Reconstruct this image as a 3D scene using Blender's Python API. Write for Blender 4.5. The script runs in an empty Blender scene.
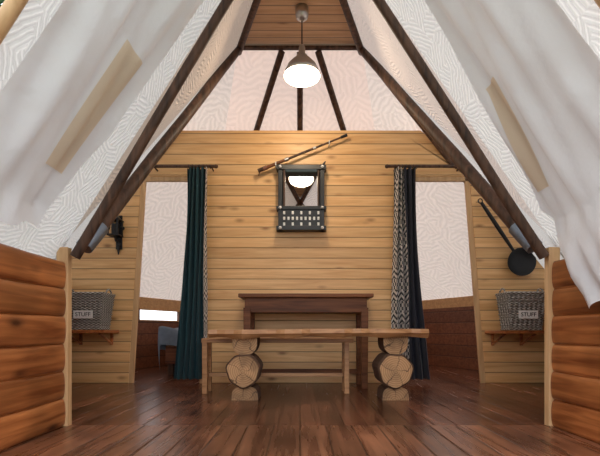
import bpy, bmesh, math, random
from mathutils import Vector, Matrix
random.seed(7)
D=bpy.data; S=bpy.context.scene

# ------------------------------------------------------------ materials
class NT:
    def __init__(s,name):
        s.m=D.materials.new(name); s.m.use_nodes=True; s.t=s.m.node_tree
        s.t.nodes.clear(); s.out=s.t.nodes.new('ShaderNodeOutputMaterial')
    def n(s,typ,**kw):
        nd=s.t.nodes.new(typ)
        for k,v in kw.items(): setattr(nd,k,v)
        return nd
    def l(s,a,b): s.t.links.new(a,b)
    def put(s,sock,v):
        if hasattr(v,'is_output'): s.l(v,sock)
        else: sock.default_value=v
    def math(s,op,a,b=0.0,c=0.0):
        nd=s.n('ShaderNodeMath',operation=op)
        s.put(nd.inputs[0],a); s.put(nd.inputs[1],b); s.put(nd.inputs[2],c)
        return nd.outputs[0]
    def mixc(s,f,a,b,bt='MIX'):
        nd=s.n('ShaderNodeMix',data_type='RGBA',blend_type=bt)
        s.put(nd.inputs[0],f)
        for i,v in ((6,a),(7,b)):
            if isinstance(v,tuple) and len(v)==3: v=v+(1,)
            s.put(nd.inputs[i],v)
        return nd.outputs[2]
    def ramp(s,f,stops):
        nd=s.n('ShaderNodeValToRGB'); s.l(f,nd.inputs[0]); e=nd.color_ramp.elements
        while len(e)<len(stops): e.new(0.5)
        for i,(p,c) in enumerate(stops):
            e[i].position=p; e[i].color=(c,c,c,1) if not isinstance(c,tuple) else c+(1,)
        return nd.outputs[0]

def simple(name,col,rough=0.5,metal=0.0,bump=0.0,bscale=60,var=0.12):
    t=NT(name); b=t.n('ShaderNodeBsdfPrincipled')
    tc=t.n('ShaderNodeTexCoord'); no=t.n('ShaderNodeTexNoise'); no.inputs['Scale'].default_value=bscale
    t.l(tc.outputs['Object'],no.inputs['Vector'])
    c=t.mixc(no.outputs['Fac'],tuple(x*(1-var) for x in col),tuple(min(1,x*(1+var)) for x in col))
    t.l(c,b.inputs['Base Color']); b.inputs['Roughness'].default_value=rough; b.inputs['Metallic'].default_value=metal
    if bump>0:
        bp=t.n('ShaderNodeBump'); bp.inputs['Strength'].default_value=bump; bp.inputs['Distance'].default_value=0.01
        t.l(no.outputs['Fac'],bp.inputs['Height']); t.l(bp.outputs[0],b.inputs['Normal'])
    t.l(b.outputs[0],t.out.inputs[0]); return t.m

def wood(name,c1,c2,along='x',rough=0.5,board=None,gap=0.05,knots=0.0,var=0.3,scale=1.0,knotcol=(0.12,0.05,0.02),spec=0.5,off=0.0,patch=0.0):
    """board=(axis,width): individual boards separated by grooves"""
    t=NT(name); b=t.n('ShaderNodeBsdfPrincipled'); tc=t.n('ShaderNodeTexCoord')
    sep=t.n('ShaderNodeSeparateXYZ'); t.l(tc.outputs['Object'],sep.inputs[0])
    ax={'x':0,'y':1,'z':2}
    src=tc.outputs['Object']; rnd=None; h=None
    if board:
        q=t.math('DIVIDE',t.math('ADD',sep.outputs[ax[board[0]]],off),board[1])
        fl=t.math('FLOOR',q); fr=t.math('FRACT',q)
        wn=t.n('ShaderNodeTexWhiteNoise',noise_dimensions='1D'); t.l(fl,wn.inputs['W']); rnd=wn.outputs['Value']
        va=t.n('ShaderNodeVectorMath',operation='ADD'); t.l(src,va.inputs[0])
        cb=t.n('ShaderNodeCombineXYZ'); k=t.math('MULTIPLY',rnd,17.0)
        for i in range(3): t.l(k,cb.inputs[i])
        t.l(cb.outputs[0],va.inputs[1]); src=va.outputs[0]
        e=t.math('ABSOLUTE',t.math('SUBTRACT',fr,0.5))
        h=t.math('SUBTRACT',1.0,t.math('SMOOTH_MIN',1.0,t.math('MAXIMUM',0.0,t.math('DIVIDE',t.math('SUBTRACT',e,0.5-gap),gap)),0.05))
    mp=t.n('ShaderNodeMapping'); sc=[14*scale]*3; sc[ax[along]]=0.9*scale; mp.inputs['Scale'].default_value=sc
    t.l(src,mp.inputs[0])
    no=t.n('ShaderNodeTexNoise'); no.inputs['Scale'].default_value=2.2; no.inputs['Detail'].default_value=5; no.inputs['Distortion'].default_value=0.7
    t.l(mp.outputs[0],no.inputs['Vector'])
    c=t.mixc(t.ramp(no.outputs['Fac'],[(0.3,0.0),(0.7,1.0)]),c1,c2)
    if rnd is not None:
        v=t.math('ADD',1.0-var/2,t.math('MULTIPLY',rnd,var))
        cc=t.n('ShaderNodeCombineColor')
        for i in range(3): t.l(v,cc.inputs[i])
        c=t.mixc(1.0,c,cc.outputs[0],'MULTIPLY')
    if patch>0:
        n2=t.n('ShaderNodeTexNoise'); n2.inputs['Scale'].default_value=3.0; t.l(tc.outputs['Object'],n2.inputs['Vector'])
        pv=t.ramp(n2.outputs['Fac'],[(0.35,1.0-patch),(0.65,1.0)])
        c=t.mixc(1.0,c,pv,'MULTIPLY')
    if knots>0:
        m2=t.n('ShaderNodeMapping'); s2=[7.0]*3; s2[ax[along]]=3.0; m2.inputs['Scale'].default_value=s2; t.l(src,m2.inputs[0])
        vo=t.n('ShaderNodeTexVoronoi'); vo.inputs['Scale'].default_value=1.0; t.l(m2.outputs[0],vo.inputs['Vector'])
        kf=t.ramp(vo.outputs['Distance'],[(0.05,knots),(0.13,knots*0.35),(0.2,0.0)])
        c=t.mixc(kf,c,knotcol)
    if h is not None:
        c=t.mixc(h,tuple(x*0.22 for x in c1),c)
    t.l(c,b.inputs['Base Color'])
    rr=t.math('ADD',rough-0.06,t.math('MULTIPLY',no.outputs['Fac'],0.14)); t.l(rr,b.inputs['Roughness'])
    b.inputs['Specular IOR Level'].default_value=spec
    bp=t.n('ShaderNodeBump'); bp.inputs['Strength'].default_value=0.35; bp.inputs['Distance'].default_value=0.008
    hh=t.math('MULTIPLY',no.outputs['Fac'],0.25)
    if h is not None: hh=t.math('ADD',hh,h)
    t.l(hh,bp.inputs['Height']); t.l(bp.outputs[0],b.inputs['Normal'])
    t.l(b.outputs[0],t.out.inputs[0]); return t.m

def canvas(name,col,trans,quilt=1.0,tcol=None,cell=11.0,freq=300.0,con=0.36):
    t=NT(name); tc=t.n('ShaderNodeTexCoord')
    df=t.n('ShaderNodeBsdfDiffuse'); tr=t.n('ShaderNodeBsdfTranslucent'); mx=t.n('ShaderNodeMixShader')
    mx.inputs[0].default_value=trans
    col=tuple(col); tcol=tcol or col
    if quilt>0:
        vo=t.n('ShaderNodeTexVoronoi',voronoi_dimensions='2D',distance='CHEBYCHEV'); vo.inputs['Scale'].default_value=cell
        vo.inputs['Randomness'].default_value=0.75; t.l(tc.outputs['UV'],vo.inputs['Vector'])
        sc=t.n('ShaderNodeSeparateColor'); t.l(vo.outputs['Color'],sc.inputs[0])
        su=t.n('ShaderNodeSeparateXYZ'); t.l(tc.outputs['UV'],su.inputs[0])
        a=t.math('MULTIPLY',sc.outputs[0],6.283)
        dt=t.math('ADD',t.math('MULTIPLY',su.outputs[0],t.math('COSINE',a)),t.math('MULTIPLY',su.outputs[1],t.math('SINE',a)))
        no=t.n('ShaderNodeTexNoise'); no.inputs['Scale'].default_value=12; t.l(tc.outputs['UV'],no.inputs['Vector'])
        ph=t.math('ADD',t.math('MULTIPLY',dt,freq),t.math('MULTIPLY',no.outputs['Fac'],7.0))
        w=t.math('ADD',0.5,t.math('MULTIPLY',t.math('SINE',ph),0.5))
        f=t.math('MULTIPLY',t.math('SUBTRACT',1.0,w),con*quilt)
        c=t.mixc(f,col,tuple(x*0.5 for x in col)); c2=t.mixc(f,tcol,tuple(x*0.5 for x in tcol))
        bp=t.n('ShaderNodeBump'); bp.inputs['Strength'].default_value=min(1,1.0*quilt); bp.inputs['Distance'].default_value=0.014
        t.l(w,bp.inputs['Height']); t.l(bp.outputs[0],df.inputs['Normal'])
        t.l(c,df.inputs[0]); t.l(c2,tr.inputs[0])
    else:
        no=t.n('ShaderNodeTexNoise'); no.inputs['Scale'].default_value=4; no.inputs['Detail'].default_value=6; t.l(tc.outputs['Object'],no.inputs['Vector'])
        c=t.mixc(t.math('MULTIPLY',no.outputs['Fac'],0.2),col,tuple(x*0.75 for x in col))
        bp=t.n('ShaderNodeBump'); bp.inputs['Strength'].default_value=0.6; bp.inputs['Distance'].default_value=0.05
        t.l(no.outputs['Fac'],bp.inputs['Height']); t.l(bp.outputs[0],df.inputs['Normal'])
        t.l(c,df.inputs[0]); t.l(c,tr.inputs[0])
    t.l(df.outputs[0],mx.inputs[1]); t.l(tr.outputs[0],mx.inputs[2]); t.l(mx.outputs[0],t.out.inputs[0]); return t.m

def emis(name,col,st):
    t=NT(name); e=t.n('ShaderNodeEmission'); e.inputs[0].default_value=col+(1,); e.inputs[1].default_value=st
    t.l(e.outputs[0],t.out.inputs[0]); return t.m

def rings(name,cx,cz,k=1.0):
    t=NT(name); b=t.n('ShaderNodeBsdfPrincipled'); tc=t.n('ShaderNodeTexCoord')
    sp=t.n('ShaderNodeSeparateXYZ'); t.l(tc.outputs['Object'],sp.inputs[0])
    x=t.math('SUBTRACT',sp.outputs[0],cx); z=t.math('SUBTRACT',sp.outputs[2],cz)
    r=t.math('SQRT',t.math('ADD',t.math('MULTIPLY',x,x),t.math('MULTIPLY',z,z)))
    no=t.n('ShaderNodeTexNoise'); no.inputs['Scale'].default_value=9; t.l(tc.outputs['Object'],no.inputs['Vector'])
    w=t.math('SINE',t.math('ADD',t.math('MULTIPLY',r,420.0),t.math('MULTIPLY',no.outputs['Fac'],9.0)))
    c=t.mixc(t.math('ADD',0.5,t.math('MULTIPLY',w,0.5)),(0.44*k,0.22*k,0.095*k),(0.60*k,0.35*k,0.17*k))
    pv=t.ramp(no.outputs['Fac'],[(0.35,0.55),(0.6,1.0)]); c=t.mixc(1.0,c,pv,'MULTIPLY')
    ang=t.math('ARCTAN2',z,x); cr=t.math('SINE',t.math('ADD',t.math('MULTIPLY',ang,5.0),t.math('MULTIPLY',no.outputs['Fac'],12.0)))
    c=t.mixc(t.ramp(cr,[(0.95,0.0),(0.995,0.8)]),c,(0.05,0.025,0.012))
    t.l(c,b.inputs['Base Color']); b.inputs['Roughness'].default_value=0.75; t.l(b.outputs[0],t.out.inputs[0]); return t.m

def fabric(name,c1,c2=None,sx=16,sz=16):
    t=NT(name); b=t.n('ShaderNodeBsdfPrincipled'); tc=t.n('ShaderNodeTexCoord')
    b.inputs['Roughness'].default_value=0.85; b.inputs['Sheen Weight'].default_value=0.15
    if c2:
        su=t.n('ShaderNodeSeparateXYZ'); t.l(tc.outputs['UV'],su.inputs[0])
        v=t.math('MULTIPLY',su.outputs[1],sz); u=t.math('MULTIPLY',su.outputs[0],sx)
        tri=t.math('PINGPONG',u,1.0)
        zz=t.math('FRACT',t.math('ADD',v,t.math('MULTIPLY',tri,0.8)))
        blk=t.math('FRACT',t.math('MULTIPLY',v,0.25))
        m1=t.math('GREATER_THAN',zz,0.5)
        chk=t.n('ShaderNodeTexChecker'); chk.inputs['Scale'].default_value=1.0
        cb=t.n('ShaderNodeCombineXYZ'); t.l(t.math('MULTIPLY',u,2.0),cb.inputs[0]); t.l(t.math('MULTIPLY',v,1.6),cb.inputs[1]); t.l(cb.outputs[0],chk.inputs[0])
        sel=t.math('GREATER_THAN',blk,0.5)
        m=t.math('ADD',t.math('MULTIPLY',m1,sel),t.math('MULTIPLY',chk.outputs['Fac'],t.math('SUBTRACT',1.0,sel)))
        t.l(t.mixc(m,c1,c2),b.inputs['Base Color'])
    else:
        no=t.n('ShaderNodeTexNoise'); no.inputs['Scale'].default_value=25; t.l(tc.outputs['Object'],no.inputs['Vector'])
        t.l(t.mixc(no.outputs['Fac'],tuple(x*0.75 for x in c1),tuple(x*1.25 for x in c1)),b.inputs['Base Color'])
    t.l(b.outputs[0],t.out.inputs[0]); return t.m

def wicker(name):
    t=NT(name); b=t.n('ShaderNodeBsdfPrincipled'); tc=t.n('ShaderNodeTexCoord')
    su=t.n('ShaderNodeSeparateXYZ'); t.l(tc.outputs['Object'],su.inputs[0])
    h=t.math('ADD',su.outputs[0],su.outputs[1])
    a=t.math('SINE',t.math('MULTIPLY',h,150.0)); v=t.math('SINE',t.math('MULTIPLY',su.outputs[2],290.0))
    w=t.math('ADD',0.5,t.math('MULTIPLY',t.math('MULTIPLY',a,v),0.5))
    t.l(t.mixc(w,(0.10,0.09,0.08),(0.62,0.58,0.52)),b.inputs['Base Color']); b.inputs['Roughness'].default_value=0.8
    bp=t.n('ShaderNodeBump'); bp.inputs['Distance'].default_value=0.01; t.l(w,bp.inputs['Height']); t.l(bp.outputs[0],b.inputs['Normal'])
    t.l(b.outputs[0],t.out.inputs[0]); return t.m

M={}
M['pine']=wood('pine_boards',(0.62,0.33,0.125),(0.80,0.50,0.23),'x',0.45,('z',0.098),0.06,0.8,0.22,1.0,(0.24,0.09,0.02))
M['pine_ceil']=wood('pine_ceiling',(0.52,0.31,0.16),(0.74,0.50,0.29),'x',0.5,('y',0.095),0.07,0.7,0.25,1.0,(0.16,0.07,0.03))
M['pine_plain']=wood('pine_plain',(0.50,0.29,0.13),(0.68,0.43,0.22),'z',0.5)
M['pine_h']=wood('pine_beam',(0.50,0.27,0.11),(0.66,0.40,0.18),'x',0.5)
M['side']=wood('varnished_boards',(0.22,0.054,0.014),(0.56,0.20,0.06),'y',0.30,('z',0.1425),0.0001,0.9,0.4,1.0,(0.04,0.008,0.003),patch=0.45)
M['floor']=wood('floor_boards',(0.075,0.024,0.012),(0.26,0.095,0.047),'y',0.24,('x',0.118),0.04,0.4,0.7,0.8,(0.02,0.006,0.003),patch=0.5)
M['floor2']=wood('porch_boards',(0.11,0.036,0.017),(0.32,0.13,0.066),'y',0.27,('x',0.135),0.045,0.5,0.6,0.8,(0.03,0.01,0.005),patch=0.45)
M['dark']=wood('dark_poles',(0.028,0.015,0.010),(0.135,0.070,0.043),'z',0.55,spec=.3)
M['darkwall']=wood('dark_wall_boards',(0.12,0.036,0.014),(0.24,0.085,0.036),'x',0.45,('z',0.15),0.05,0.5,0.3)
M['table']=wood('table_wood',(0.085,0.028,0.011),(0.23,0.088,0.036),'x',0.5,spec=.25)
M['slab']=wood('slab_wood',(0.32,0.135,0.046),(0.58,0.30,0.13),'x',0.4,knots=0.5)
M['bark']=simple('bark',(0.11,0.055,0.03),0.9,bump=1.0,bscale=40,var=0.5)
M['quiltW']=canvas('quilted_canvas_white',(0.82,0.77,0.74),0.36,1.0)
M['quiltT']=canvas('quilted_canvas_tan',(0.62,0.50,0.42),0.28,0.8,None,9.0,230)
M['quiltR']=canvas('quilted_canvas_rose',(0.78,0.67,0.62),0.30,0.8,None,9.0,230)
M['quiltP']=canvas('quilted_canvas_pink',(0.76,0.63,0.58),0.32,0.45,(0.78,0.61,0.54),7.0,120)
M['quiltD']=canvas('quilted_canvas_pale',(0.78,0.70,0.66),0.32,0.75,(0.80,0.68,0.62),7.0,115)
M['flap']=canvas('plain_canvas',(0.88,0.89,0.91),0.30,0)
M['cream']=canvas('cream_patch',(0.88,0.77,0.61),0.35,0)
M['steel']=simple('brushed_steel',(0.55,0.54,0.52),0.3,1.0,var=0.05)
M['galv']=simple('galvanised_steel',(0.22,0.26,0.32),0.45,0.9,var=0.1)
M['black']=simple('black_iron',(0.015,0.015,0.017),0.45,0.4)
M['blackp']=simple('black_paint',(0.012,0.012,0.012),0.4)
M['white']=simple('white_paint',(0.8,0.79,0.76),0.6,var=0.03)
M['shade']=simple('shade_enamel',(0.50,0.48,0.46),0.32,0.7,var=0.04)
M['shade_in']=simple('shade_inner',(0.50,0.48,0.44),0.5,var=0.02)
M['bulb']=emis('bulb_glow',(1.0,0.9,0.72),6.0)
M['teal']=fabric('teal_velvet',(0.003,0.036,0.046))
M['navy']=fabric('navy_cloth',(0.008,0.009,0.020))
M['pattern']=fabric('pattern_cloth',(0.02,0.018,0.02),(0.60,0.54,0.49),26,20)
M['bed']=fabric('grey_blanket',(0.17,0.23,0.31))
M['wicker']=wicker('grey_wicker')
M['leaf']=simple('leaves',(0.035,0.10,0.025),0.6,var=0.5,bscale=3)
M['grass']=simple('grass',(0.10,0.16,0.05),0.9,bump=0.5,bscale=8,var=0.4)
M['red']=simple('reddish_wrap',(0.20,0.08,0.05),0.6)
mt=NT('mirror_glass'); b=mt.n('ShaderNodeBsdfPrincipled'); b.inputs['Metallic'].default_value=1; b.inputs['Roughness'].default_value=0.02; b.inputs['Base Color'].default_value=(0.88,0.88,0.88,1); mt.l(b.outputs[0],mt.out.inputs[0]); M['mirror']=mt.m

# ------------------------------------------------------------ mesh builder
class B:
    def __init__(s,name): s.name=name; s.bm=bmesh.new(); s.mats=[]; s.uv=s.bm.loops.layers.uv.new('UVMap')
    def mi(s,m):
        m=M[m] if isinstance(m,str) else m
        if m not in s.mats: s.mats.append(m)
        return s.mats.index(m)
    def raw(s,vs,fs,mat,smooth=False,uvs=None):
        i=s.mi(mat); bv=[s.bm.verts.new(v) for v in vs]; out=[]
        for f in fs:
            try: fc=s.bm.faces.new([bv[k] for k in f])
            except ValueError: continue
            fc.material_index=i; fc.smooth=smooth
            if uvs:
                for lp,k in zip(fc.loops,f): lp[s.uv].uv=uvs[k]
            out.append(fc)
        return out
    def box(s,c,size,mat,bev=0.0,rot=None,taper=None):
        t=bmesh.new(); bmesh.ops.create_cube(t,size=1.0)
        for v in t.verts:
            if taper and v.co.z<0: v.co.x*=taper; v.co.y*=taper
            v.co=Vector((v.co.x*size[0],v.co.y*size[1],v.co.z*size[2]))
        if bev>0: bmesh.ops.bevel(t,geom=t.edges[:],offset=bev,segments=3 if bev>.01 else 2,affect='EDGES',profile=0.5)
        mtx=Matrix.Translation(c)@(rot.to_4x4() if rot else Matrix.Identity(4)); t.transform(mtx)
        t.verts.index_update()
        s.raw([v.co.copy() for v in t.verts],[[v.index for v in f.verts] for f in t.faces],mat,bev>.01); t.free()
    def b2(s,a,b,mat,bev=0.0):
        s.box([(a[i]+b[i])/2 for i in range(3)],[abs(b[i]-a[i]) for i in range(3)],mat,bev)
    def cyl(s,p0,p1,r0,r1,mat,seg=14,cap=True,capmat=None,wob=0.0):
        p0=Vector(p0);p1=Vector(p1); q=(p1-p0).to_track_quat('Z','Y'); n=6 if wob else 1
        vs=[];L=(p1-p0)
        for j in range(n+1):
            f=j/n; o=Vector((random.uniform(-wob,wob),random.uniform(-wob,wob),0)) if wob and 0<j<n else Vector()
            for k in range(seg):
                a=2*math.pi*k/seg; r=r0+(r1-r0)*f
                vs.append(p0+L*f+q@(Vector((math.cos(a)*r,math.sin(a)*r,0))+o))
        fs=[[j*seg+k,j*seg+(k+1)%seg,(j+1)*seg+(k+1)%seg,(j+1)*seg+k] for j in range(n) for k in range(seg)]
        s.raw(vs,fs,mat,True)
        if cap:
            s.raw(vs[:seg],[list(range(seg))[::-1]],capmat or mat); s.raw(vs[-seg:],[list(range(seg))],capmat or mat)
    def lathe(s,prof,o,mat,seg=32,rot=None):
        o=Vector(o); vs=[]
        for r,z in prof:
            for k in range(seg):
                a=2*math.pi*k/seg; v=Vector((r*math.cos(a),r*math.sin(a),z))
                if rot: v=rot@v
                vs.append(o+v)
        n=len(prof)
        s.raw(vs,[[j*seg+k,j*seg+(k+1)%seg,(j+1)*seg+(k+1)%seg,(j+1)*seg+k] for j in range(n-1) for k in range(seg)],mat,True)
    def tube(s,pts,r,mat,seg=8):
        for a,b in zip(pts[:-1],pts[1:]): s.cyl(a,b,r,r,mat,seg)
    def prism(s,poly,y0,y1,mat):
        n=len(poly); vs=[(x,y0,z) for x,z in poly]+[(x,y1,z) for x,z in poly]
        s.raw(vs,[list(range(n)),list(range(2*n-1,n-1,-1))]+[[i,(i+1)%n+0,(i+1)%n+n,i+n][::-1] for i in range(n)],mat)
    def grid(s,fn,nu,nv,mat,smooth=True,us=1,vs_=1):
        vs=[];uv=[]
        for j in range(nv+1):
            for i in range(nu+1):
                vs.append(fn(i/nu,j/nv)); uv.append((i/nu*us,j/nv*vs_))
        W=nu+1
        s.raw(vs,[[j*W+i,j*W+i+1,(j+1)*W+i+1,(j+1)*W+i] for j in range(nv) for i in range(nu)],mat,smooth,uv)
    def flat(s,pts,mat):
        P=[Vector(p) for p in pts]; u=(P[1]-P[0]).normalized(); n=(P[1]-P[0]).cross(P[2]-P[0]).normalized(); v=n.cross(u)
        s.raw(P,[list(range(len(P)))],mat,False,[((p-P[0]).dot(u),(p-P[0]).dot(v)) for p in P])
    def done(s,parent=None,solid=0):
        bmesh.ops.recalc_face_normals(s.bm,faces=s.bm.faces[:]) if not solid else None
        me=D.meshes.new(s.name); s.bm.to_mesh(me); s.bm.free()
        for m in s.mats: me.materials.append(m)
        o=D.objects.new(s.name,me); S.collection.objects.link(o)
        if parent: o.parent=parent
        return o

F=400.0
def P(px,py,d): return Vector(((px-300)/F*d,d,0.5+(330-py)/F*d))

# ------------------------------------------------------------ key points
FL=Vector((-1.20,2.10,1.0)); FR=Vector((1.30,2.10,1.0)); AP=Vector((0,2.10,2.87))
HL=Vector((-.547,3.53,3.0)); HR=Vector((.547,3.53,3.0)); hl=Vector((-.16,3.53,3.0)); hr=Vector((.16,3.53,3.0))
P2L=Vector((-2.62,4.1,.9)); P2R=Vector((2.66,4.1,.9)); P3L=Vector((-1.6,6.3,.9)); P3R=Vector((1.6,6.3,.9))
WD=3.77

# floor, ground
o=B('floor')
o.raw([(-1.45,2.10,0),(1.5,2.10,0),(2.8,4.1,0),(1.75,6.45,0),(-1.75,6.45,0),(-2.8,4.1,0)],[[0,1,2,3,4,5]],'floor')
o.raw([(-1.45,-1.2,0),(1.5,-1.2,0),(1.5,2.10,0),(-1.45,2.10,0)],[[0,1,2,3]],'floor2')
pts=[(-1.45,-1.2),(1.5,-1.2),(1.5,2.1),(2.8,4.1),(1.75,6.45),(-1.75,6.45),(-2.8,4.1),(-1.45,2.1)]
vs=[(x,y,0) for x,y in pts]+[(x,y,-.1) for x,y in pts]
o.raw(vs,[[i,(i+1)%8,(i+1)%8+8,i+8] for i in range(8)],'darkwall')
o.done()
o=B('ground'); o.raw([(-30,-30,-.1),(30,-30,-.1),(30,30,-.1),(-30,30,-.1)],[[0,1,2,3]],'grass'); o.done()

# back wall (partition with two doorways)
o=B('wall_back')
o.prism([(-.914,0),(.92,0),(.92,2.38),(-.914,2.38)],WD,WD+.05,'pine')
o.prism([(-1.5,1.95),(-.914,1.95),(-.914,2.38),(-1.15,2.38),(-1.5,1.985)],WD,WD+.05,'pine')
o.prism([(-2.36,0),(-1.62,0),(-1.5,1.95),(-1.5,1.985),(-2.36,.97)],WD,WD+.05,'pine')
o.prism([(.92,1.95),(1.60,1.95),(1.60,1.93),(1.2,2.38),(.92,2.38)],WD,WD+.05,'pine')
o.prism([(2.41,0),(1.753,0),(1.60,1.95),(2.41,.98)],WD,WD+.05,'pine')
o.done()
for nm,pl in (('door_1',[(-1.62,0),(-1.5,1.95),(-.93,1.95),(-.93,0)]),('door_2',[(1.753,0),(1.60,1.95),(.935,1.95),(.935,0)])):
    o=B(nm)
    for a,b in zip(pl[:-1],pl[1:]):
        A=Vector((a[0],WD+.02,a[1]));Bq=Vector((b[0],WD+.02,b[1])); L=(Bq-A)
        o.box((A+Bq)/2,(.028,.09,L.length),'pine_plain',.003,L.to_track_quat('Z','Y').to_matrix())
    o.done()

# porch side walls: individual rounded boards
def lowwall(nm,x,sgn):
    o=B(nm)
    for i in range(6):
        z0=i*.1425; dx=random.uniform(0,.008)*sgn
        n=10; seg=24; prof=[]
        for k in range(n+1):
            a=-math.pi/2+math.pi*k/n
            prof.append((-sgn*.020*max(0,math.cos(a))**.55, z0+.0712+.0700*math.sin(a)))
        vs=[];ph=random.uniform(0,6)
        for j in range(seg+1):
            y=-.6+2.68*j/seg; wv=.0035*math.sin(j*1.3+ph)
            for (px,pz) in prof: vs.append((x+sgn*.016+px+dx,y,pz+wv*(pz-z0)/.14))
        W=n+1
        o.raw(vs,[[j*W+k,j*W+k+1,(j+1)*W+k+1,(j+1)*W+k] for j in range(seg) for k in range(n)],'side',True)
    o.b2((x+sgn*.016,-.6,0),(x+sgn*.05,2.08,.853),'side')
    o.b2((x-.0,2.075,0),(x+sgn*.05,2.115,.93),'pine_plain',.003)
    o.b2((x-sgn*.012,2.07,0),(x+sgn*.02,2.11,.93),'pine_plain',.003)
    o.done(solid=1)
lowwall('wall_left',-1.215,-1); lowwall('wall_right',1.30,1)
def obl(nm,a,b,z0,z1,mat,th=.04):
    o=nm if isinstance(nm,B) else B(nm)
    a=Vector((a[0],a[1],0)); b=Vector((b[0],b[1],0)); n=(b-a).normalized().cross(Vector((0,0,1)))*th
    vs=[a+Vector((0,0,z0)),b+Vector((0,0,z0)),b+Vector((0,0,z1)),a+Vector((0,0,z1))]
    vs=vs+[v+n for v in vs]
    o.raw(vs,[[0,1,2,3],[7,6,5,4],[0,4,5,1],[1,5,6,2],[2,6,7,3],[3,7,4,0]],mat)
    return o
obl('wall_front_left',(-1.27,2.12),P2L,0,.92,'side').done()
obl('wall_front_right',P2R,(1.36,2.12),0,.92,'side').done()
o=obl('wall_rear_left',P2L,P3L,0,.62,'darkwall')
q1=P2L.lerp(P3L,.50);q2=P2L.lerp(P3L,.80)
obl(o,P2L,q1,.62,.78,'darkwall');obl(o,q2,P3L,.62,.78,'darkwall');obl(o,P2L,P3L,.78,.93,'pine_h'); o.done()
o=B('window_1'); 
for z in (.62,.765): obl(o,q1,q2,z,z+.015,'pine_h',.05)
o.done()
o=obl('wall_rear_right',P3R,P2R,0,.80,'darkwall'); obl(o,P3R,P2R,.80,.93,'pine_h'); o.done()
o=obl('wall_rear',P3R,P3L,0,.93,'darkwall'); o.done()

# ---------------------------------------------------------- roof canvas
o=B('ceiling_canvas')
def roof_pt(side,x_abs_frac,y,off=0):
    f=FL if side<0 else FR
    x=f.x*x_abs_frac; z=2.87+(1.0-2.87)*x_abs_frac
    n=Vector((-side*1.87,0,-abs(f.x))).normalized()
    return Vector((x,y,z))+n*off
for side in (-1,1):
    o.flat([roof_pt(side,1.10,1.26),roof_pt(side,1.10,2.10),roof_pt(side,0,2.10),roof_pt(side,0,1.26)],'quiltW')
o.flat([FL,HL,AP],'quiltT'); o.flat([FR,AP,HR],'quiltR')
o.flat([FL,P2L,HL],'quiltW'); o.flat([FR,HR,P2R],'quiltW')
for f,p,s in ((FL,P2L,-1),(FR,P2R,1)):
    o.flat([f,f+Vector((s*.11,-.01,-.17)),p+Vector((s*.06,0,-.12)),p],'quiltW')
    o.flat([f,f+Vector((s*.11,-.01,-.17)),f+Vector((s*.115,.0,.0))],'quiltW')
o.flat([HL,P2L,P3L],'quiltD'); o.flat([HL,P3L,hl],'quiltP')
o.flat([HR,P3R,P2R],'quiltD'); o.flat([HR,hr,P3R],'quiltP')
o.flat([hl,P3L,P3R,hr],'quiltP')
o.done(solid=1)
o=B('ceiling')
o.raw([AP+Vector((0,0,.01)),HL+Vector((0,0,.01)),HR+Vector((0,0,.01)),AP+Vector((0,0,.04)),HL+Vector((0,0,.04)),HR+Vector((0,0,.04))],[[0,1,2],[3,5,4],[0,3,4,1],[1,4,5,2],[2,5,3,0]],'pine_ceil')
o.done()

# rafters
o=B('tent_frame')
o.cyl(FL+Vector((.03,-.02,-.12)),AP+Vector((0,-.02,-.02)),.026,.024,'dark',10,wob=.003)
o.cyl(FR+Vector((-.03,-.02,-.12)),AP+Vector((0,-.02,-.02)),.026,.024,'dark',10,wob=.003)
o.cyl(FL+Vector((.05,.03,-.06)),HL+Vector((.01,-.02,-.03)),.038,.034,'dark',10,wob=.004)
o.cyl(FR+Vector((-.05,.03,-.06)),HR+Vector((-.01,-.02,-.03)),.038,.034,'dark',10,wob=.004)
o.cyl(AP+Vector((-.02,0,-.03)),HL+Vector((0,.02,-.03)),.033,.033,'dark',10)
o.cyl(AP+Vector((.02,0,-.03)),HR+Vector((0,.02,-.03)),.033,.033,'dark',10)
o.cyl(hl+Vector((0,0,-.04)),P3L+Vector((.05,-.05,0)),.030,.030,'dark',10)
o.cyl(hr+Vector((0,0,-.04)),P3R+Vector((-.05,-.05,0)),.030,.030,'dark',10)
o.cyl((0,3.53,2.95),(0,6.25,.9),.028,.030,'dark',10)
o.cyl(HL+Vector((0,0,-.04)),P2L+Vector((.07,0,.0)),.02,.02,'dark',10)
o.cyl(HR+Vector((0,0,-.04)),P2R+Vector((-.07,0,.0)),.02,.02,'dark',10)
o.box((0,3.53,2.990),(1.16,.04,.02),'dark',.004)
for f,s in ((FL,1),(FR,-1)):
    d=(HL if s>0 else HR)-f; d.normalize()
    a=f+Vector((.05*s,.03,-.06)); o.cyl(a+d*0.0,a+d*.17,.043,.043,'galv',12)
    o.cyl(a+d*.05-Vector((0,.05,0)),a+d*.05+Vector((0,.03,0)),.012,.012,'steel',8)
for side in (-1,1):
    o.cyl(roof_pt(side,1.05,1.23,.0),roof_pt(side,0,1.23,.0),.022,.022,M['pine_plain'],10)
o.cyl((0,1.2,2.84),(0,2.12,2.84),.025,.025,'dark',10)
o.done()

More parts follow.
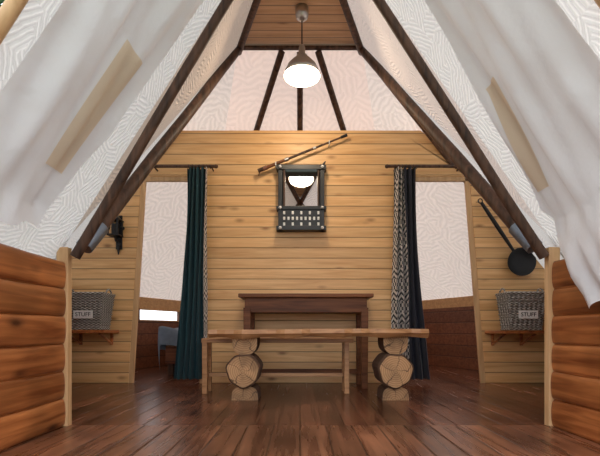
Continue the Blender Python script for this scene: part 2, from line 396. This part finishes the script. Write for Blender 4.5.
# ---------------------------------------------------------- door flaps
def lin(tab,t):
    for (a,va),(b,vb) in zip(tab[:-1],tab[1:]):
        if t<=b: return va+(vb-va)*(t-a)/(b-a)
    return tab[-1][1]
def flap_fn(side,back,front,hang,u,v,off=0.05):
    vv=v*(1+hang)
    y=lin(back,vv)+(lin(front,vv)-lin(back,vv))*u
    U=(1.9-y)/.6     # folds follow position on the cloth
    rip=.016*math.sin(8*U+4*vv+side)+.010*math.sin(17*U-6*vv)+.014*math.sin(6*vv+4*U*side)+.006*math.sin(33*U+9*vv)
    if vv<=1:
        p=roof_pt(side,vv*.97,y,off+rip)
    else:
        p0=roof_pt(side,.97,y,off+rip); f=(vv-1)
        xw=(-1.215 if side<0 else 1.30)-side*(.045+.012*math.sin(28*u))
        k=min(1,f/.18); p=Vector((p0.x+(xw-p0.x)*k,y,p0.z-f*2.0+.02*math.sin(9*u)))
    return p
bl=[(0,1.88),(.35,1.90),(.6,1.86),(.8,1.86),(1.0,1.80),(1.3,1.6)]
fl=[(0,1.30),(1.3,1.30)]
br=[(0,1.72),(.35,1.78),(.6,1.86),(.8,1.92),(.97,2.0),(1.08,1.90),(1.3,1.62)]
o=B('canvas_flap'); o.grid(lambda u,v:flap_fn(-1,bl,fl,.05,u,v),50,70,'flap'); 
o.grid(lambda u,v:flap_fn(-1,[(0,1.79),(.7,1.77),(1,1.77)],[(0,1.65),(.7,1.62),(1,1.61)],0,u,.64+v*.28,.056),16,40,'cream')
o.done(solid=1)
o=B('canvas_flap'); o.grid(lambda u,v:flap_fn(1,br,fl,.21,u,v),50,80,'flap')
o.grid(lambda u,v:flap_fn(1,[(0,1.84),(.7,1.84),(1,1.95)],[(0,1.72),(.7,1.72),(1,1.85)],0,u,.69+v*.24,.056),16,40,'cream')
o.done(solid=1)

# ---------------------------------------------------------- pendant lamp
o=B('pendant_lamp'); lx,ly=.015,3.06; zc=2.965
o.lathe([(.0,-.105),(.018,-.10),(.045,-.075),(.05,-.05),(.05,0),(0,0)],(lx,ly,zc),'steel')
o.cyl((lx,ly,zc-.08),(lx,ly,2.66),.005,.005,'blackp',8)
o.lathe([(.0,.235),(.018,.235),(.024,.22),(.026,.17),(.042,.155),(.045,.135),(.075,.115),(.11,.075),(.132,.03),(.142,0),(.139,0)],(lx,ly,2.44),'shade')
o.lathe([(.139,0),(.128,.03),(.105,.072),(.07,.11),(.02,.13),(0,.13)],(lx,ly,2.44),'shade_in')
o.lathe([(0,-.045),(.02,-.042),(.036,-.025),(.04,0),(.034,.025),(.02,.05),(.018,.07)],(lx,ly,2.485),'bulb',24)
o.done()

# ---------------------------------------------------------- live-edge bench
o=B('log_bench')
def slab(x0,x1,y0,y1,z0,z1):
    n=26
    fr=[(x0+(x1-x0)*i/n, y0+.012*math.sin(i*1.1)+.008*math.sin(i*2.7)) for i in range(n+1)]
    bk=[(x0+(x1-x0)*i/n, y1+.014*math.sin(i*.9+1)) for i in range(n+1)]
    vs=[];fs=[]
    for (xa,ya),(xb,yb) in zip(fr,bk):
        sag=.004*math.sin((xa)*3.1)
        vs+=[(xa,ya+.012,z1+sag),(xb,yb-.012,z1+sag),(xb,yb,(z0+z1)/2+sag),(xb,yb-.02,z0+sag),(xa,ya+.03,z0+sag+.006*math.sin(xa*19)),(xa,ya,(z0+z1)/2+sag)]
    for i in range(n):
        for k in range(6): fs.append([i*6+k,(i+1)*6+k,(i+1)*6+(k+1)%6,i*6+(k+1)%6])
    fs+= [[0,1,2,3,4,5][::-1],[n*6+k for k in range(6)]]
    o.raw(vs,fs,'slab')
slab(-.64,.90,2.78,3.10,.447,.506)
for cx,cz,r in ((-.40,.212,.120),(.672,.212,.124)):
    rm=rings('log_end',cx,cz)
    n=36; vs=[]
    rad=[r*(1+.035*math.sin(3*a*2*math.pi/n+cx)+.03*math.sin(7*a*2*math.pi/n)) for a in range(n)]
    for y,k in ((2.805,.88),(2.80,.90),(2.815,1.0),(3.06,.98)):
        vs+=[(cx+rad[a]*k*math.cos(2*math.pi*a/n),y,cz+rad[a]*k*math.sin(2*math.pi*a/n)) for a in range(n)]
    o.raw(vs,[[j*n+a,j*n+(a+1)%n,(j+1)*n+(a+1)%n,(j+1)*n+a] for j in (1,2) for a in range(n)],'bark',False)
    o.raw(vs[n:2*n],[list(range(n))],rm); o.raw(vs[3*n:],[list(range(n))],rm)
    for z0,sg,hw in ((0.0,1,.094),(.455,-1,.088)):
        n2=14; prof=[]
        H=cz-r+.012 if sg>0 else .455-(cz+r)+.012
        for i in range(n2+1):
            a=math.pi*i/n2; prof.append((cx+.008+hw*math.cos(a),z0+sg*H*math.sin(a)**.5 if 0<i<n2 else z0))
        y0=2.84
        vs=[(x,y0,z) for x,z in prof]+[(x,3.05,z) for x,z in prof]; k=n2+1
        o.raw(vs,[[i,i+1,i+1+k,i+k] for i in range(n2)]+[[0,n2,n2+k,k]],'bark')
        o.raw(vs[:k],[list(range(k))],rings('cradle_end',cx,z0,.8)); o.raw(vs[k:],[list(range(k))],'bark')
o.done()

# plain bench behind
o=B('plank_bench')
o.b2((-.77,3.12,.40),(.42,3.30,.435),'slab',.005)
for x in (-.745,.365):
    for y in (3.135,3.275): o.b2((x-.02,y-.015,0),(x+.02,y+.02,.405),'slab',.004)
    o.b2((x-.012,3.15,.12),(x+.012,3.27,.16),'slab',.003)
o.b2((-.73,3.20,.125),(.35,3.22,.155),'slab',.003)
o.done()

# console table
o=B('console_table')
o.b2((-.52,3.36,.775),(.62,3.74,.808),'table',.006)
o.b2((-.47,3.40,.65),(.57,3.72,.775),'table',.003)
for x in (-.45,.55):
    for y in (3.42,3.70): o.box((x,y,.345),(.062,.055,.69),'table',.004,taper=.85)
o.b2((-.45,3.69,.10),(.55,3.71,.14),'table',.003)
o.done()

# ---------------------------------------------------------- mirror with tribal frame
o=B('wall_mirror'); R=Matrix.Identity(3)
cx,cz=.012,1.725; y0=WD-.05
def mb(x0,x1,z0,z1,mat,dy=0,th=.02,bev=.003):
    c=Vector(((x0+x1)/2,dy,(z0+z1)/2)); o.box(R@c+Vector((cx,y0,cz)),(x1-x0,th,z1-z0),mat,bev,R)
w,h=.225,.305
for s in (-1,1):
    mb(s*w*.86-.020,s*w*.86+.020,-h,h,'blackp',.005,.08); mb(s*w*.70-.008,s*w*.70+.008,-h+.02,h-.02,'dark',0,.07)
for z,t in ((h-.03,.022),(-h+.02,.02),(-.10,.016)): mb(-w*1.02,w*1.02,z-t,z+t,'blackp',-.002,.085)
mb(-w*.95,w*.95,-h+.03,h-.03,'blackp',.044,.008,0)
gl=Matrix.Rotation(math.radians(-9),3,'X')
o.box((cx,y0-.002,cz+.09),(w*1.42,.004,.345),'mirror',0,gl)
mb(-w*.82,w*.82,-h+.02,-.11,'blackp',-.02,.03,0)
for i in range(9):
    for j in range(3):
        x=-w*.70+i*w*1.4/8; z=-.145-j*.052
        if (i+j)%2==0 or j==1: mb(x-.010,x+.010,z-.015,z+.015,'white',-.036,.010,.003)
for s in (-1,1):
    for z in (h-.03,-.10,-h+.02): o.lathe([(0,0),(.012,.004),(.014,.012),(0,.022)],Vector((s*w*.86,-.04,z))+Vector((cx,y0,cz)),'white',12,Matrix.Rotation(math.radians(90),3,'X'))
    o.cyl((cx+s*w*.86,y0,cz+h-.01),(cx+s*w*1.0,y0-.01,cz+h+.035),.016,.004,'blackp',10)
o.done()

# decorative pipe on wall
o=B('decorative_long_pipe'); a=P(258,171,3.71); b=P(347,135,3.71); d=b-a
segs=[(0,.06,.018,.018,'dark'),(.06,.10,.020,.020,'red'),(.10,.30,.016,.013,'table'),(.30,.34,.017,.017,'steel'),(.34,.62,.011,.011,'dark'),(.62,.65,.014,.014,'steel'),(.65,.93,.009,.008,'dark'),(.93,1.0,.012,.014,'black')]
for f0,f1,r0,r1,m in segs: o.cyl(a+d*f0,a+d*f1,r0,r1,m,12)
o.cyl(a+d*.02+Vector((0,0,-.01)),a+d*.02+Vector((-.01,0,-.05)),.006,.004,'dark',8)
for f in (.2,.8):
    p=a+d*f; o.cyl(p+Vector((0,0,-.02)),(p.x,WD+.005,p.z-.02),.006,.006,'steel',8); o.cyl(p+Vector((0,-.02,-.02)),p+Vector((0,-.02,.01)),.005,.005,'steel',8)
o.done()

# ---------------------------------------------------------- curtains
def curtain(nm,x0,x1,xb0,xb1,m1,m2,split,yc):
    o=B(nm)
    def fn(u0,u1):
        def f(u,v):
            uu=u0+(u1-u0)*u; z=1.985-v*1.935
            a=x0+(xb0-x0)*v**1.5; b=x1+(xb1-x1)*v**1.5
            amp=.028+.012*v
            return Vector((a+(b-a)*uu+.006*math.sin(7*v+9*uu),yc+amp*math.sin(uu*31+1.2*math.sin(3*v))+.008*math.sin(uu*70+v*4),z))
        return f
    if split>0: o.grid(fn(0,split),40,30,m1,True,.35*split/.5,1.9)
    o.grid(fn(split,1),40,30,m2,True,.2,1.9)
    return o
o=curtain('curtain',P(187,0,3.66).x,P(207,0,3.66).x,P(173,0,3.66).x,P(206,0,3.66).x,'teal','pattern',.87,3.665)
o.done(solid=1)
o=curtain('curtain',P(394,0,3.66).x,P(415,0,3.66).x,P(392,0,3.66).x,P(430,0,3.66).x,'pattern','navy',.50,3.665)
o.done(solid=1)
for nm,xa,xb in (('curtain_rod',145,216),('curtain_rod',387,467)):
    o=B(nm); A=P(xa,167,3.665);Bq=P(xb,167,3.665); A.z=Bq.z=2.0
    o.cyl(A,Bq,.014,.014,'dark',12); 
    for p in (A,Bq): o.lathe([(0,-.02),(.018,-.01),(.02,0),(.018,.01),(0,.02)],p,'dark',12)
    for f in (.12,.93):
        p=A.lerp(Bq,f); o.cyl(p,(p.x,WD+.003,p.z),.007,.007,'dark',8)
    for i in range(7):
        f=(.62+.05*i) if xa<200 else (.1+.045*i); p=A.lerp(Bq,f)
        rr=[p+Vector((0,math.cos(t*math.pi/5)*.019,math.sin(t*math.pi/5)*.019-.004)) for t in range(11)]
        o.tube(rr,.0025,'black',6)
    o.done()

# ---------------------------------------------------------- iron wall lantern (left)
o=B('wall_lantern'); c=P(115,226,3.68)
o.b2((c.x-.03,WD-.012,c.z-.20),(c.x+.03,WD,c.z+.12),'black',.004)
o.cyl((c.x,WD-.02,c.z-.16),(c.x,WD-.02,c.z-.25),.022,.005,'black',8)
o.tube([(c.x,WD-.01,c.z-.12),(c.x,3.70,c.z-.13),(c.x,3.68,c.z-.09)],.012,'black',8)
o.b2((c.x-.055,3.625,c.z-.095),(c.x+.055,3.735,c.z-.08),'black',.004)
for sx in (-1,1):
    for sy in (-1,1): o.b2((c.x+sx*.045-.007,3.68+sy*.045-.007,c.z-.085),(c.x+sx*.045+.007,3.68+sy*.045+.007,c.z+.05),'black')
o.cyl((c.x,3.68,c.z-.085),(c.x,3.68,c.z+.02),.028,.028,'black',14)
o.b2((c.x-.058,3.622,c.z+.045),(c.x+.058,3.738,c.z+.058),'black',.003)
o.lathe([(.075,0),(.035,.04),(.02,.045),(.018,.06),(0,.065)],(c.x,3.68,c.z+.055),'black',4,Matrix.Rotation(math.radians(45),3,'Z'))
for s in (-1,1): o.lathe([(0,-.02),(.018,-.01),(.02,0),(.018,.01),(0,.02)],(c.x+s*.068,3.68,c.z-.02),'black',10)
o.done()

# frying pan (right)
o=B('frying_pan'); c=P(521,262,3.705)
Rp=Matrix.Rotation(math.radians(90),3,'X')
o.lathe([(0,-.03),(.105,-.03),(.128,.018),(.132,.018),(.108,-.036),(0,-.036)],c,'black',36,Rp)
h1=P(482,203,3.70); dv=(h1-c).normalized(); dv.y=0
s0=c+dv*.125; s1=c+dv*.66
for k in range(10):
    f0,f1=k/10,(k+1)/10; r=.013+.006*math.sin(f0*3)
    o.cyl(s0.lerp(s1,f0),s0.lerp(s1,f1),r,.013+.006*math.sin(f1*3),'black',8)
rr=[s1+dv*.02+Vector((math.cos(t*math.pi/5)*.02,0,math.sin(t*math.pi/5)*.02)) for t in range(11)]
o.tube(rr,.005,'black',6)
o.cyl(s1+dv*.02+Vector((0,.03,.01)),(s1.x+dv.x*.02,WD+.01,s1.z+dv.z*.02+.01),.006,.006,'steel',8)
o.done()

# baskets on wall shelves
def basket(cx,zb,w,h,dp=.22,y=3.62):
    zb+=.012
    o=B('wicker_basket')
    t=.78
    def ring(wx,wy,zz): return [Vector((cx+sx*wx/2,y+sy*wy/2,zz)) for sx,sy in ((-1,-1),(1,-1),(1,1),(-1,1))]
    lo,hi,li,hi2=ring(w*t,dp*t,zb),ring(w,dp,zb+h),ring(w*t-.02,dp*t-.02,zb+.012),ring(w-.02,dp-.02,zb+h)
    V=lo+hi+li+hi2; fs=[[0,3,2,1],[8,9,10,11]]
    for i in range(4):
        j=(i+1)%4; fs+=[[i,j,j+4,i+4],[i+8,i+12,j+12,j+8],[i+4,j+4,j+12,i+12]]
    o.raw(V,fs,'wicker')
    r=ring(w,dp,zb+h); o.tube(r+[r[0]],.012,'wicker',8)
    r=ring(w*.78,dp*.78,zb); o.tube(r+[r[0]],.010,'wicker',8)
    nb=13
    for k in range(nb):
        zz=zb+h*(k+.7)/(nb+.5); f=t+(1-t)*(zz-zb)/h; r=ring(w*f,dp*f,zz)
        for e in range(3):
            A,Bq=r[(e+3)%4],r[(e+4)%4]; n=14; nn=Vector(((0,-1,0),(1,0,0),(-1,0,0))[0 if e==1 else (2 if e==0 else 1)])
            pp=[A.lerp(Bq,i/n)+nn*(.005*(1 if (i+k)%2 else -.2)) for i in range(n+1)]
            o.tube(pp,.0075,'wicker',5)
    for s in (-1,1):
        o.tube([Vector((cx+s*w*.5,y+math.cos(q*math.pi/6)*.05,zb+h+math.sin(q*math.pi/6)*.045)) for q in range(7)],.008,'wicker',6)
    o.box((cx,y-dp*.45-.018,zb+h*.40),(w*.5,.006,.07),'white',.002)
    ob=o.done()
    cu=D.curves.new('label_lettering','FONT'); cu.body='STUFF'; cu.size=.05; cu.align_x='CENTER'; cu.align_y='CENTER'; cu.extrude=.001
    tx=D.objects.new('label_lettering',cu); S.collection.objects.link(tx); cu.materials.append(M['blackp'])
    tx.rotation_euler=(math.radians(90),0,0); tx.location=(cx,y-dp*.45-.0225,zb+h*.40); tx.parent=ob
def shelf(xa,xb,z):
    o=B('wall_shelf'); o.b2((xa,3.47,z-.028),(xb,WD,z),'side',.004)
    for x in (xa+.07,xb-.07):
        o.b2((x-.012,WD-.018,z-.14),(x+.012,WD,z-.028),'side',.002); o.cyl((x,WD-.01,z-.13),(x,3.53,z-.03),.010,.010,'side',8)
    o.done()
shelf(-2.13,-1.70,.50); basket(-1.90,.50,.34,.31)
shelf(1.74,2.15,.495); basket(2.00,.495,.34,.32)

# ---------------------------------------------------------- bed in left room
o=B('bed')
o.b2((-1.50,4.45,.12),(-.72,6.0,.32),'darkwall',.01)
for x in (-1.45,-.78):
    for y in (4.5,5.95): o.b2((x-.03,y-.03,0),(x+.03,y+.03,.13),'dark',.003)
def bd(u,v):
    U=u*1.5-.25; V=v*1.15-.08
    x=-1.54+.86*min(1,max(0,U)); y=4.40+1.62*min(1,max(0,V)); z=.50+.03*math.sin(9*u+3*v)+.02*math.sin(17*v+5*u)
    if U<0: z-= -U*1.0; x-=.02*math.sin(20*v)
    if U>1: z-=(U-1)*1.0; x+=.02*math.sin(20*v)
    if V<0: z-=-V*2.6; y-=.015*math.sin(22*u)
    return Vector((x,y,z))
o.grid(bd,50,50,'bed')
o.box((-1.11,5.2,.40),(.80,1.5,.17),'white',.04)
o.done(solid=1)

# ---------------------------------------------------------- trees outside
for k,(tx,ty,tz) in enumerate(((-4.6,6.3,5.6),(4.9,6.4,5.5))):
    o=B('leafy_tree')
    o.cyl((tx,ty,-.1),(tx+.1,ty,tz),.16,.07,'bark',12,wob=.03)
    for i in range(9):
        a=i*2.4; o.cyl((tx,ty,tz-2+i*.22),(tx+math.cos(a)*1.2,ty+math.sin(a)*1.2,tz-1+i*.25),.05,.015,'bark',6)
    vs=[];fs=[]
    for i in range(6500):
        while True:
            v=Vector((random.uniform(-1,1),random.uniform(-1,1),random.uniform(-1,1)))
            if .15<v.length<1: break
        c=Vector((tx,ty,tz))+Vector((v.x*1.9,v.y*1.9,v.z*1.9)); q=Matrix.Rotation(random.uniform(0,6.28),3,Vector((random.random()-.5,random.random()-.5,random.random()-.5)).normalized())
        s=random.uniform(.05,.10); n=len(vs)
        vs+=[c+q@Vector(p)*s for p in ((-1,0,0),(0,-.5,.1),(1,0,0),(0,.5,.1))]; fs.append([n,n+1,n+2,n+3])
    o.raw(vs,fs,'leaf'); o.done(solid=1)

# ---------------------------------------------------------- lights, world, camera
w=D.worlds.new('sky'); S.world=w; w.use_nodes=True; nt=w.node_tree
bg=nt.nodes['Background']; bg.inputs[0].default_value=(0.90,0.945,1.0,1); bg.inputs[1].default_value=2.35
l=D.lights.new('sun','SUN'); l.energy=3.0; l.angle=.35; l.color=(1,.93,.85); lo=D.objects.new('sun',l); S.collection.objects.link(lo)
lo.rotation_euler=(math.radians(-38),0,math.radians(-20))
l=D.lights.new('lamp_light','POINT'); l.energy=24; l.color=(1,.82,.60); l.shadow_soft_size=.05; lo=D.objects.new('lamp_light',l); S.collection.objects.link(lo); lo.location=(lx,ly,2.425)
S.view_settings.view_transform='Standard'

cam=D.cameras.new('camera'); cam.lens=24; cam.sensor_width=36; cam.shift_y=.17; cam.clip_start=.05
co=D.objects.new('camera',cam); S.collection.objects.link(co); co.location=(0,0,.5); co.rotation_euler=(math.radians(90),0,0); S.camera=co
